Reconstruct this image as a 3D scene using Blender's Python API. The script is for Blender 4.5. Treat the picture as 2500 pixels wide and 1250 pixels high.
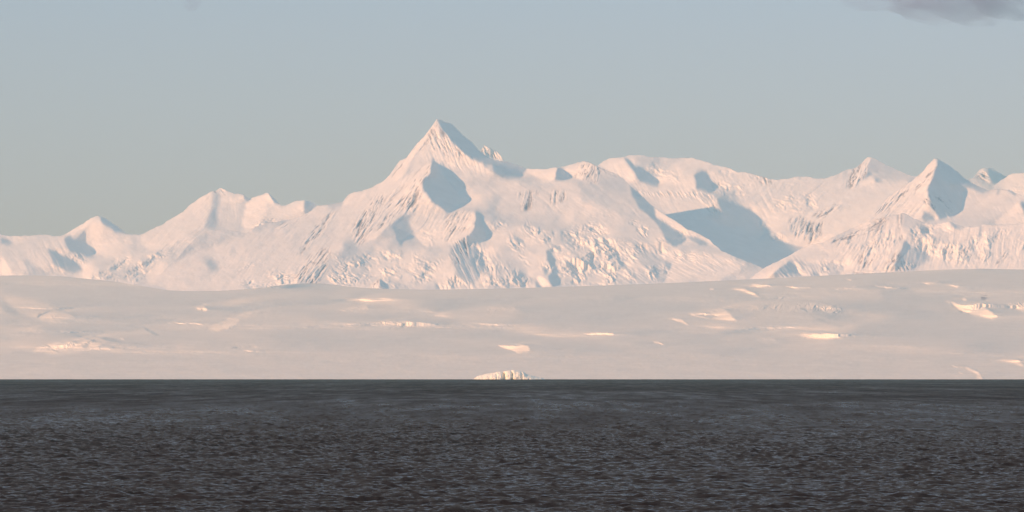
import bpy, math
import numpy as np

S = bpy.context.scene
for o in list(bpy.data.objects):
    bpy.data.objects.remove(o)

# ------------------------------------------------------------ camera
CAM_H = 12.0
EYE = 917.5                       # photo row (of 1250) of the eye level
K = 2 * math.tan(math.radians(5.0)) / 2500.0    # tangent per photo pixel
cam = bpy.data.cameras.new('camera')
cam.sensor_width = 36.0
cam.angle = math.radians(10.0)
cam.clip_start = 1.0
cam.clip_end = 400000.0
cam.shift_y = (EYE - 625.0) / 2500.0
co = bpy.data.objects.new('camera', cam)
S.collection.objects.link(co)
co.location = (0, 0, CAM_H)
co.rotation_euler = (math.radians(90), 0, 0)
S.camera = co

# ------------------------------------------------------------ light
SUN_EL, SUN_AZ = 14.0, 238.0      # azimuth clockwise from +Y: low sun, left and behind the camera
el, az = math.radians(SUN_EL), math.radians(SUN_AZ)
world = bpy.data.worlds.new('World')
S.world = world
world.use_nodes = True
nt = world.node_tree
nt.nodes.clear()
sky = nt.nodes.new('ShaderNodeTexSky')
sky.sky_type = 'NISHITA'
sky.sun_disc = False
sky.sun_elevation = el
sky.sun_rotation = az
sky.air_density = 1.0
sky.dust_density = 0.6
sky.ozone_density = 1.5
def wn(t, **kw):
    n = nt.nodes.new(t)
    for k, v in kw.items(): setattr(n, k, v)
    return n
# clear sky low down; unseen cloud deck added above the frame to tint ambient light and dim sea reflections
tc = wn('ShaderNodeTexCoord'); sep = wn('ShaderNodeSeparateXYZ')
nt.links.new(tc.outputs['Generated'], sep.inputs[0])
ramp = wn('ShaderNodeValToRGB')
ramp.color_ramp.elements[0].position = 0.0; ramp.color_ramp.elements[0].color = (1.09, 0.885, 1.26, 1)
ramp.color_ramp.elements[1].position = 0.10; ramp.color_ramp.elements[1].color = (0.82, 0.90, 1.42, 1)
e = ramp.color_ramp.elements.new(0.06); e.color = (1.03, 0.88, 1.32, 1)
nt.links.new(sep.outputs[2], ramp.inputs[0])
mul = wn('ShaderNodeMix', data_type='RGBA', blend_type='MULTIPLY')
mul.inputs[0].default_value = 1.0
nt.links.new(sky.outputs[0], mul.inputs[6]); nt.links.new(ramp.outputs[0], mul.inputs[7])
cn = wn('ShaderNodeTexNoise'); cn.inputs['Scale'].default_value = 5; cn.inputs['Detail'].default_value = 5
nt.links.new(tc.outputs['Generated'], cn.inputs['Vector'])
cr = wn('ShaderNodeValToRGB')
cr.color_ramp.elements[0].position = .3; cr.color_ramp.elements[0].color = (2.1, 2.85, 3.75, 1)
cr.color_ramp.elements[1].position = .7; cr.color_ramp.elements[1].color = (3.1, 4.25, 5.5, 1)
nt.links.new(cn.outputs[0], cr.inputs[0])
cr2 = wn('ShaderNodeValToRGB')
cr2.color_ramp.elements[0].position = .3; cr2.color_ramp.elements[0].color = (1.7, 1.5, 1.55, 1)
cr2.color_ramp.elements[1].position = .7; cr2.color_ramp.elements[1].color = (2.5, 2.25, 2.35, 1)
nt.links.new(cn.outputs[0], cr2.inputs[0])
ym = wn('ShaderNodeMapRange', interpolation_type='SMOOTHSTEP')
ym.inputs[1].default_value = .35; ym.inputs[2].default_value = .8
nt.links.new(sep.outputs[1], ym.inputs[0])
cmix = wn('ShaderNodeMix', data_type='RGBA')
nt.links.new(ym.outputs[0], cmix.inputs[0]); nt.links.new(cr.outputs[0], cmix.inputs[6]); nt.links.new(cr2.outputs[0], cmix.inputs[7])  # added deck: mauve ahead for the sea's reflections, bluer elsewhere for snow shade
cm = wn('ShaderNodeMapRange', interpolation_type='SMOOTHSTEP')
cm.inputs[1].default_value = math.sin(math.radians(5)); cm.inputs[2].default_value = math.sin(math.radians(12))
nt.links.new(sep.outputs[2], cm.inputs[0])
mix = wn('ShaderNodeMix', data_type='RGBA')
nt.links.new(cm.outputs[0], mix.inputs[0]); nt.links.new(mul.outputs[2], mix.inputs[6]); nt.links.new(cmix.outputs[2], mix.inputs[7])
bg = wn('ShaderNodeBackground')
bg.inputs[1].default_value = 0.11
out = wn('ShaderNodeOutputWorld')
nt.links.new(mix.outputs[2], bg.inputs[0])
nt.links.new(bg.outputs[0], out.inputs[0])

sl = bpy.data.lights.new('sun', 'SUN')
sl.energy = 5.0
sl.angle = math.radians(0.5)
sl.color = (1.0, 0.51, 0.24)
so = bpy.data.objects.new('sun', sl)
S.collection.objects.link(so)
sd = np.array([math.sin(az) * math.cos(el), math.cos(az) * math.cos(el), math.sin(el)])
from mathutils import Vector
so.rotation_euler = Vector(sd).to_track_quat('Z', 'Y').to_euler()
so.location = (-200, 0, 300)

S.view_settings.view_transform = 'Standard'
S.view_settings.look = 'None'
S.view_settings.gamma = 1.0
S.view_settings.exposure = 0.20
S.cycles.volume_bounces = 2
S.cycles.max_bounces = 6

# ------------------------------------------------------------ numeric helpers
def lattice(seed):
    return np.random.RandomState(seed).rand(256, 256).astype(np.float32) * 2 - 1
_L = {}
def vnoise(x, y, seed):
    L = _L.setdefault(seed % 16, lattice(seed % 16))
    x = x + seed * 17.31; y = y + seed * 5.77
    xi = np.floor(x); yi = np.floor(y)
    fx = x - xi; fy = y - yi
    xi = xi.astype(np.int64); yi = yi.astype(np.int64)
    fx = fx * fx * fx * (fx * (fx * 6 - 15) + 10); fy = fy * fy * fy * (fy * (fy * 6 - 15) + 10)
    a, b = xi & 255, (xi + 1) & 255
    c, d = yi & 255, (yi + 1) & 255
    return (L[c, a] * (1 - fx) + L[c, b] * fx) * (1 - fy) + (L[d, a] * (1 - fx) + L[d, b] * fx) * fy
def fbm(x, y, seed, n=4, gain=0.5):
    r = 0; a = 1.0
    for i in range(n):
        r = r + a * vnoise(x * 2 ** i, y * 2 ** i, seed + i)
        a *= gain
    return r
def ridged(x, y, seed, n=4, gain=0.55):
    r = 0; a = 1.0
    for i in range(n):
        r = r + a * (1 - 2.2 * np.abs(vnoise(x * 2 ** i, y * 2 ** i, seed + i)))
        a *= gain
    return r

FR = {  # tracing frames: (x0, y0, scale) of the enlarged crops the shapes were measured on
    0: (0, 0, 1), 1: (0, 400, .28), 2: (600, 260, .368), 3: (1200, 350, .296), 4: (1800, 360, .288),
    5: (0, 640, .5), 6: (1250, 640, .5), 7: (1000, 500, .2), 8: (1400, 500, .224),
    9: (0, 650, .28), 10: (1600, 650, .36)}
def T(f, pts):
    x0, y0, s = FR[f]
    return [(x0 + x * s, y0 + y * s) for x, y in pts]

def box1(a, r, axis):
    if r < 1: return a
    r = int(r)
    pad = [(0, 0), (0, 0)]; pad[axis] = (r + 1, r)
    c = np.cumsum(np.pad(a, pad, mode='edge'), axis=axis)
    n = a.shape[axis]
    hi = np.take(c, range(2 * r + 1, 2 * r + 1 + n), axis=axis)
    lo = np.take(c, range(0, n), axis=axis)
    return (hi - lo) / (2 * r + 1)
def blur(a, px):
    r = max(0, int(round(px)))
    if r == 0: return a
    for _ in range(2):
        a = box1(box1(a, r, 0), r, 1)
    return a

def cells(x, y, seed):
    """random value of the nearest of scattered points: blocks with hard edges"""
    L = _L.setdefault(seed % 16, lattice(seed % 16)); M = _L.setdefault((seed + 3) % 16, lattice((seed + 3) % 16)); N = _L.setdefault((seed + 7) % 16, lattice((seed + 7) % 16))
    xi = np.floor(x).astype(np.int64); yi = np.floor(y).astype(np.int64)
    best = np.full(x.shape, 9.0); val = np.zeros(x.shape)
    for dx in (-1, 0, 1):
        for dy in (-1, 0, 1):
            cx, cy = xi + dx, yi + dy
            a_, b_ = cy & 255, cx & 255
            d = (x - cx - .5 - .45 * L[a_, b_]) ** 2 + (y - cy - .5 - .45 * M[a_, b_]) ** 2
            k_ = d < best
            best = np.where(k_, d, best)
            # each block also tilts its own way
            val = np.where(k_, N[a_, b_] + 1.1 * L[b_, a_] * (x - cx - .5) + .6 * M[b_, a_] * (y - cy - .5), val)
    return val

class Grid:
    """regular grid over a piece of the photo, in photo pixels"""
    def __init__(g, x0, x1, y0, y1, st=2.0):
        g.x0, g.y0, g.st = x0, y0, st
        g.nx = int((x1 - x0) / st) + 2
        g.ny = int((y1 - y0) / st) + 2
        g.X, g.Y = np.meshgrid(x0 + np.arange(g.nx) * st, y0 + np.arange(g.ny) * st)
    def mask(g, pts, feather=3, wob=1.8, seed=3):
        m = np.zeros(g.X.shape, np.float32)
        P = np.array(pts)
        i0 = max(0, int((P[:, 0].min() - 8 - g.x0) / g.st)); i1 = min(g.nx, int((P[:, 0].max() + 8 - g.x0) / g.st) + 2)
        j0 = max(0, int((P[:, 1].min() - 8 - g.y0) / g.st)); j1 = min(g.ny, int((P[:, 1].max() + 8 - g.y0) / g.st) + 2)
        if i1 <= i0 or j1 <= j0: return m
        X = g.X[j0:j1, i0:i1]; Y = g.Y[j0:j1, i0:i1]
        X = X + wob * fbm(X / 13, Y / 13, seed, 3); Y = Y + wob * .8 * fbm(X / 13, Y / 13, seed + 5, 3)
        ins = np.zeros(X.shape, bool)
        n = len(P)
        for a in range(n):
            xa, ya = P[a]; xb, yb = P[(a + 1) % n]
            if ya == yb: continue
            ins ^= ((Y > ya) != (Y > yb)) & (X < (xb - xa) * (Y - ya) / (yb - ya) + xa)
        m[j0:j1, i0:i1] = ins
        return blur(m, feather / g.st / 1.5)
    def sample(g, A, x, y):
        u = np.clip((x - g.x0) / g.st, 0, g.nx - 1.001); v = np.clip((y - g.y0) / g.st, 0, g.ny - 1.001)
        i = u.astype(int); j = v.astype(int); fu = u - i; fv = v - j
        return (A[j, i] * (1 - fu) + A[j, i + 1] * fu) * (1 - fv) + (A[j + 1, i] * (1 - fu) + A[j + 1, i + 1] * fu) * fv

def poisson(gx, gy, wx, wy, eps):
    """least squares r with d r/dx ~ gx, d r/dy ~ gy (per cell), even boundary"""
    ny, nx = gx.shape
    dx = gx[:, :-1] * .5 + gx[:, 1:] * .5
    dy = gy[:-1] * .5 + gy[1:] * .5
    div = np.zeros((ny, nx))
    div[:, :-1] += wx * dx; div[:, 1:] -= wx * dx
    div[:-1] += wy * dy; div[1:] -= wy * dy
    M = np.concatenate([div, div[::-1]], 0); M = np.concatenate([M, M[:, ::-1]], 1)
    F = np.fft.fft2(M)
    kx = 2 - 2 * np.cos(2 * np.pi * np.fft.fftfreq(2 * nx)); ky = 2 - 2 * np.cos(2 * np.pi * np.fft.fftfreq(2 * ny))
    F = -F / (wx * kx[None, :] + wy * ky[:, None] + eps)
    return np.fft.ifft2(F).real[:ny, :nx]

def pq(alpha, theta):
    """face direction (deg to the right of facing the camera) and steepness -> depth gradients"""
    a, t = math.radians(alpha), math.radians(theta)
    return math.tan(a), 1.0 / (math.tan(t) * math.cos(a))

def mesh_grid(name, V, mats, attrs=None, smooth=True, flip=False):
    nr, nc = V.shape[:2]
    me = bpy.data.meshes.new(name)
    idx = np.arange(nr * nc).reshape(nr, nc)
    q = np.stack([idx[:-1, :-1], idx[1:, :-1], idx[1:, 1:], idx[:-1, 1:]], -1).reshape(-1, 4)
    if flip: q = q[:, ::-1]
    nq = len(q)
    me.vertices.add(nr * nc); me.vertices.foreach_set('co', V.reshape(-1).astype(np.float32))
    me.loops.add(nq * 4); me.loops.foreach_set('vertex_index', q.reshape(-1).astype(np.int32))
    me.polygons.add(nq)
    me.polygons.foreach_set('loop_start', np.arange(0, nq * 4, 4, dtype=np.int32))
    me.polygons.foreach_set('use_smooth', np.full(nq, smooth))
    me.update(calc_edges=True)
    for k, A in (attrs or {}).items():
        at = me.attributes.new(k, 'FLOAT', 'POINT'); at.data.foreach_set('value', A.reshape(-1).astype(np.float32))
    for m in mats: me.materials.append(m)
    o = bpy.data.objects.new(name, me)
    S.collection.objects.link(o)
    return o

def to_world(px, py, Y):
    # the photo's waterline falls 4 px from left to right
    pyl = py - (px - 1250) * (4.0 / 2500)
    return np.stack([(px - 1250) * K * Y, Y, CAM_H + (EYE - pyl) * K * Y], -1)

# ------------------------------------------------------------ materials
def mat_new(name):
    m = bpy.data.materials.new(name); m.use_nodes = True
    n = m.node_tree; b = n.nodes['Principled BSDF']
    return m, n, b
def mat_snow(name, col=(0.86, 0.86, 0.87), rock=(0.21, 0.21, 0.27)):
    m, n, b = mat_new(name)
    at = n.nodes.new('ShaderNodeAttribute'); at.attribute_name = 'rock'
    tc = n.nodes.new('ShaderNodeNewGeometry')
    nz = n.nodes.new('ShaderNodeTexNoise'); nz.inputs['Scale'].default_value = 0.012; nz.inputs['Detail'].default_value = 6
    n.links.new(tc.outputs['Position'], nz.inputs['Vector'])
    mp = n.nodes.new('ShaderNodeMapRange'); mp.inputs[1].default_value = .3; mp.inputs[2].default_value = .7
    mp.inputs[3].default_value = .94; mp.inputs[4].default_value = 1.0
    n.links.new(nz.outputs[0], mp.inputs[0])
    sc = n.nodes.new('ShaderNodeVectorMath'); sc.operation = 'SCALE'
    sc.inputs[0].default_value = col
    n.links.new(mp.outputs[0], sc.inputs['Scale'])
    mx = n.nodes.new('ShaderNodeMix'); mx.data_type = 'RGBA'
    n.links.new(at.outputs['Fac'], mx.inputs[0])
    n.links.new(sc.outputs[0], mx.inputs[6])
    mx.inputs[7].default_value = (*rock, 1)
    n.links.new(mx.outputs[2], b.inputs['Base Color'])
    b.inputs['Roughness'].default_value = 0.9
    b.inputs['Specular IOR Level'].default_value = 0.1
    return m
M_SNOW = mat_snow('mountain_snow', (0.93, 0.865, 0.84))
M_ICE = mat_snow('ice_field_snow', (0.905, 0.83, 0.755))

# ------------------------------------------------------------ terrain builder
LAYERS = []
def tag(o, label=None, cat=None, group=None, kind=None):
    if label: o['label'] = label
    if cat: o['category'] = cat
    if group: o['group'] = group
    if kind: o['kind'] = kind
    return o

def layer(name, label, sil, front, Yb, pyb, a0=-12, t0=24, wx=1.0, wy=.5, eps=2e-4, polys=(), rocks=(), kregs=(), flutes=(),
          und=1.0, undw=(60, 45), rough_sil=1.6, mat=None, back=(2600, 1700), st=1.7, rowstep=1.8, colstep=1.7, extra=24,
          cat='mountain', fine=1.0, iters=26, kap=1.5):
    """A mass of terrain. sil: crest line; front: lines of the nearer masses that hide its foot.
    polys: faces (outline, facing, steepness, feather); rocks: (outline, streak angle, length, amount); kregs: broken ice."""
    sil = sorted(sil)
    sx = np.array([p[0] for p in sil], float); sy = np.array([p[1] for p in sil], float)
    x0, x1 = sx[0], sx[-1]
    cols = np.concatenate([np.arange(x0, min(-40, x1), 9.0), np.arange(max(x0, -40), min(x1, 2540) + .01, colstep), np.arange(max(2540, x0) + 5, x1 + 5, 9.0)])
    cols = np.unique(np.clip(cols, x0, x1))
    top = np.interp(cols, sx, sy)
    top = top + rough_sil * fbm(cols / 9.0, cols * 0, 11, 3, .6) * .7
    bot = np.full(len(cols), -1.0)
    fr = np.full(len(cols), 1e9)
    for f in front:
        f = sorted(f)
        fx = np.array([p[0] for p in f], float); fy = np.array([p[1] for p in f], float)
        y = np.interp(cols, fx, fy, left=1e9, right=1e9)
        fr = np.minimum(fr, y)
    bot = np.maximum(fr, top) + extra
    g = Grid(x0 - 10, x1 + 10, top.min() - 10, bot.max() + 10, st)
    p0, q0 = pq(a0, t0)
    p = np.full(g.X.shape, 0.0); q = np.full(g.X.shape, 0.0)
    # broad undulation of the slopes
    p += p0 + und * .55 * fbm(g.X / undw[0], g.Y / undw[1], 21, 4)
    q += q0 + und * .35 * q0 * fbm(g.X / undw[0], g.Y / undw[1], 25, 3) * .6
    keep = np.zeros(g.X.shape, bool)
    for pts, al, th, fe in polys:
        m = g.mask(pts, fe)
        pp, qq = pq(al, th)
        if cat == 'ice' and th >= 8:
            # a steep face stands on nearly flat ground: the ground goes on behind its crest
            gone = (m * np.maximum(q - qq, 0) * ~keep).sum(0)
            hit = m > .35
            ok = hit.any(0); top_r = np.maximum(hit.argmax(0) - 1, 0)
            ci = np.nonzero(ok)[0]
            p = p * (1 - m * ~keep) + pp * m * ~keep; q = q * (1 - m * ~keep) + qq * m * ~keep
            q[top_r[ci], ci] += .8 * gone[ci]; keep[top_r[ci], ci] = True
            continue
        p = p * (1 - m) + pp * m; q = q * (1 - m) + qq * m
    kd = K * st
    f0 = math.log(Yb) + K * q0 * (pyb - g.Y) + K * p0 * (g.X - g.X.mean()) * 0.3
    Lx, Ly, Lz = float(sd[0]), float(sd[1]), float(sd[2])
    shade = lambda p_, q_: (p_ * Lx - Ly + q_ * Lz) / np.sqrt(1 + p_ * p_ + q_ * q_)
    tgt = shade(p, q); ph, qh = p.copy(), q.copy()
    # relax the relief until every face leans towards the sun as much as its outline asks
    for it in range(iters):
        r = poisson(kd * (ph - p0 * .3), -kd * (qh - q0), wx, wy, eps)
        if it == iters - 1: break
        pa = np.gradient(r, axis=1) / kd + p0 * .3; qa = -np.gradient(r, axis=0) / kd + q0
        qa = np.maximum(qa, .6)
        ph, qh = pa.copy(), qa.copy()
        for _ in range(3):
            n_ = np.sqrt(1 + ph * ph + qh * qh); sh = shade(ph, qh)
            gp = (Lx - sh * ph / n_) / n_; gq = (Lz - sh * qh / n_) / n_
            e_ = tgt - sh; e_ = np.where(((tgt < .03) & (e_ > 0)) | keep, 0, e_)
            dn = gp * gp + kap * kap * gq * gq + 1e-5
            st_ = e_ / dn
            dp = np.clip(st_ * gp, -1.2, 1.2); dq = np.clip(st_ * kap * kap * gq, -.3 * qh, .6 * qh)
            ph = ph + dp; qh = np.where(keep, q, np.clip(qh + dq, .7, q0 * 3))
        ph = np.where(keep, p, ph)
        ph = ph * .97 + p * .03; qh = qh * .97 + q * .03
    r -= r.mean()
    lnY = f0 + r
    # rows: crest to foot
    h = (bot - top)
    nr = int(h.max() / rowstep) + 2
    t = np.linspace(0, 1, nr)[:, None]
    PX = np.repeat(cols[None, :], nr, 0)
    PY = top[None, :] + t * h[None, :]
    gx = gy = p = q = ph = qh = None
    L = g.sample(lnY, PX, PY)
    Yc = np.exp(L)
    mpp = K * Yb                       # metres per photo pixel here
    D = np.zeros(PX.shape); rock = np.zeros(PX.shape)
    # small relief of wind-packed snow everywhere
    D += fine * mpp * (.9 * fbm(PX / 22, PY / 14, 31, 4) * 1.2 + .16 * fbm(PX / 5, PY / 4, 35, 3))
    if cat == 'ice':
        D += mpp * (24 * fbm(PX / 180, PY / 13, 36, 3, .45) + 5 * fbm(PX / 40, PY / 5, 37, 3) + 1.6 * fbm(PX / 9, PY / 2.6, 38, 3))
    for (pts, ang, ln, wd, amp) in flutes:
        m = g.sample(g.mask(pts, 16, 10, 6), PX, PY)
        a = math.radians(ang); c, s = math.cos(a), math.sin(a)
        U = PX * c + PY * s + 6 * vnoise(PX / 60, PY / 60, 7); W = -PX * s + PY * c + 7 * vnoise(PX / 50, PY / 50, 8)
        D += m * mpp * amp * (ridged(U / ln, W / wd, 64, 3, .55) + .5 * fbm(U / (ln * .5), W / (wd * .35), 66, 3))
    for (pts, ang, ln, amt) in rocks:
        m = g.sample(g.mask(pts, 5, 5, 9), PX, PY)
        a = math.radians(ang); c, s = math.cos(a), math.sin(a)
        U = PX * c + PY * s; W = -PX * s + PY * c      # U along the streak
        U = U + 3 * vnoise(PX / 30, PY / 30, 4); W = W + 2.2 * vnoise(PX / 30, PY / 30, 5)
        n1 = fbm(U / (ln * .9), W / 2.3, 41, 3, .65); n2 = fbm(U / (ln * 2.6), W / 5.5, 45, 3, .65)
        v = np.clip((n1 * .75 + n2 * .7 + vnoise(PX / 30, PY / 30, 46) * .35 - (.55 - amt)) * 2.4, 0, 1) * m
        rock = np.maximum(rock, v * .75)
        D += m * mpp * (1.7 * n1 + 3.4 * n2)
    for (pts, ang, wl, amp) in kregs:
        m = g.sample(g.mask(pts, 9, 8 if cat != 'ice' else 3, 7), PX, PY)
        m = m * np.clip(.62 + .8 * fbm(PX / 26, PY / 20, 57, 3), 0, 1)
        a = math.radians(ang); c, s = math.cos(a), math.sin(a)
        U = PX * c + PY * s; W = -PX * s + PY * c
        U = U + 5 * fbm(PX / 20, PY / 20, 51, 2); W = W + 5 * fbm(PX / 20, PY / 20, 52, 2)
        n = ridged(U / (wl * 2.1), W / wl, 53, 4, .62)
        n += .8 * fbm(U / (wl * .9), W / (wl * .45), 56, 3, .7)
        D += m * mpp * amp * (1.15 if cat == 'ice' else 1.0) * (.75 * n + .9 * cells(U / (wl * 1.6), W / (wl * .7), 59) + .55 * cells(U / (wl * .8), W / (wl * .38), 62) + 3.6 * fbm(U / (wl * 5.5), W / (wl * 2.2), 58, 4, .6))
        rock = np.maximum(rock, m * .0)
    Yf = Yc + D
    # no overhangs: going up the slope always leads farther inland
    qm = 1.3 if cat == 'ice' else .45
    A_ = Yf + qm * mpp * PY
    Yf = np.maximum.accumulate(A_[::-1], axis=0)[::-1] - qm * mpp * PY
    V = to_world(PX, PY, Yf)
    # the far side of the crest
    back_rows = []
    for dy, dz in ((.04, .03), (.2, .2), (.5, .55), (1.0, 1.05)):
        B = V[0].copy()
        B[:, 1] += dy * back[0] * (1 + .15 * fbm(cols / 40, cols * 0 + dy * 9, 61, 3))
        B[:, 0] = (cols - 1250) * K * B[:, 1]
        B[:, 2] -= dz * back[1]
        back_rows.append(B)
    V = np.concatenate([np.stack(back_rows[::-1]), V], 0)
    rock = np.concatenate([np.zeros((4, rock.shape[1])), rock], 0)
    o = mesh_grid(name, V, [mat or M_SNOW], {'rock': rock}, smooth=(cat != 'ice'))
    tag(o, label, None, None, 'structure')
    return o

# crest lines, measured on the photo -----------------------------------------
FG = [(-420, 690), (-150, 676)] + T(1, [(0, 968), (300, 965), (560, 975), (740, 995), (1000, 1020), (1200, 1055), (1470, 1098), (1600, 1104), (1900, 1104), (2200, 1085), (2500, 1050)]) \
    + [(740, 691), (780, 691), (815, 694), (850, 699), (900, 703), (950, 705), (1050, 707), (1250, 704), (1450, 698), (1650, 691), (1850, 682), (2050, 672), (2200, 665), (2300, 660), (2400, 658), (2500, 660), (2650, 668), (2900, 684)]

W_L = [(-420, 640), (-200, 585), (-90, 578)] + T(1, [(0, 605), (100, 625), (200, 622), (300, 615), (400, 608), (480, 625), (560, 615), (640, 565), (720, 520), (800, 465), (830, 449), (880, 453), (940, 485), (1040, 552), (1100, 602), (1160, 612), (1220, 615), (1300, 575), (1420, 520), (1520, 460), (1620, 395), (1650, 360), (1720, 305), (1840, 240), (1880, 232), (1920, 205), (1960, 215), (2000, 240), (2060, 260), (2110, 258), (2130, 272), (2170, 300), (2220, 290), (2310, 250), (2340, 252), (2400, 305), (2440, 348)]) \
    + T(2, [(235, 655), (260, 655), (320, 630), (385, 618), (430, 627), (480, 657)]) + [(840, 560), (860, 640)]
M_L = [(300, 700)] + T(1, [(1300, 1015), (1400, 952), (1560, 800), (1700, 640), (1780, 583), (1960, 570)]) + T(2, [(0, 838), (100, 780), (320, 742), (420, 700), (480, 657), (560, 648), (640, 633), (680, 585), (720, 565), (770, 560), (850, 530), (910, 495), (950, 460), (985, 410), (1020, 360), (1065, 340), (1100, 290), (1140, 240), (1180, 203), (1210, 163), (1240, 123), (1265, 84), (1290, 85), (1320, 103), (1365, 110), (1400, 148), (1440, 190), (1500, 235), (1550, 295), (1600, 335), (1650, 355), (1720, 365), (1800, 385), (1860, 410)]) \
    + T(3, [(290, 207), (370, 212), (450, 210), (530, 200), (570, 196), (680, 170), (750, 148), (800, 155), (850, 175), (875, 194), (960, 228), (1040, 262), (1090, 298), (1140, 350), (1200, 400), (1300, 492), (1380, 560), (1460, 605), (1520, 642), (1600, 702), (1700, 742), (1800, 800), (1850, 850), (1900, 890), (2000, 935), (2100, 975)]) + [(1850, 650), (1900, 678), (1920, 690)]
D_L = [(1390, 470), (1430, 425)] + T(3, [(875, 190), (920, 150), (970, 125), (1060, 120), (1150, 100), (1240, 100), (1320, 112), (1440, 118), (1500, 125), (1600, 120), (1660, 122), (1740, 145), (1820, 170), (1850, 186), (1900, 190), (1960, 205), (2030, 240), (2100, 240), (2180, 265), (2260, 285), (2310, 300), (2365, 302)]) \
    + T(4, [(430, 268), (510, 248), (560, 252), (600, 250), (680, 268), (750, 265), (850, 235), (920, 195), (1000, 178), (1050, 138), (1100, 90), (1130, 84), (1160, 98), (1200, 115), (1270, 155), (1380, 205), (1440, 235), (1490, 248), (1600, 270)]) + [(2300, 520)]
P_L = [(1985, 640)] + T(4, [(820, 780), (980, 692), (1080, 640), (1180, 552), (1250, 452), (1350, 372), (1440, 318), (1530, 250), (1580, 200), (1640, 130), (1670, 99), (1700, 105), (1750, 130), (1800, 160), (1850, 200), (1910, 255), (1960, 290), (2050, 340), (2130, 372), (2200, 358), (2240, 360), (2300, 368), (2431, 425)]) + [(2560, 500), (2700, 520), (2900, 600)]
Q_L = [(1815, 690)] + T(4, [(110, 1115), (180, 1060), (250, 1012), (420, 932), (520, 872), (610, 828), (720, 812), (800, 770), (960, 692), (1080, 640), (1250, 592), (1400, 562), (1440, 575), (1500, 612), (1600, 650), (1700, 655), (1800, 630), (1850, 660), (1920, 682), (2050, 675), (2100, 655), (2180, 664), (2431, 655)]) + [(2560, 535), (2700, 570), (2900, 640)]

P3 = lambda *a: a
# ------------------------------------------------------------ far peaks
layer('mountain', 'tiny pale horn peeking out behind the right shoulder of the highest peak', T(2, [(1480, 420), (1555, 300), (1580, 257), (1600, 268), (1620, 275), (1670, 300), (1690, 325), (1715, 360), (1800, 430)]),
      [M_L], 62000, 400, a0=25, t0=38, und=1.5, undw=(12, 10), rough_sil=2.2,
      rocks=[(T(2, [(1560, 290), (1600, 260), (1700, 320), (1720, 370), (1600, 340)]), 60, 10, .1)], fine=.6, colstep=1.5, extra=30)
layer('mountain', 'small blue rounded peak far behind the saddle right of the sharp pyramid', T(4, [(1880, 330), (1960, 275), (2000, 262), (2020, 235), (2060, 190), (2110, 177), (2160, 182), (2210, 215), (2260, 243), (2310, 258), (2360, 300), (2420, 380)]),
      [P_L], 66000, 440, a0=20, t0=30, und=1.2, undw=(16, 12), rough_sil=1.5,
      polys=[(T(4, [(2140, 178), (2220, 215), (2310, 258), (2240, 300), (2180, 320), (2130, 260)]), 68, 38, 3)],
      rocks=[(T(4, [(2020, 240), (2060, 190), (2110, 178), (2150, 250), (2120, 290), (2040, 260)]), 30, 9, .3)], extra=30)
layer('mountain', 'low pale hump at the right edge behind the pyramid ridge', T(4, [(2180, 330), (2240, 282), (2300, 245), (2340, 227), (2431, 226)]) + [(2560, 432), (2700, 460), (2900, 520)],
      [P_L], 58000, 440, a0=-25, t0=26, polys=[], extra=30, kregs=[(T(4, [(2260, 350), (2431, 340), (2431, 420), (2300, 380)]), 20, 6, 1.2)])

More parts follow.
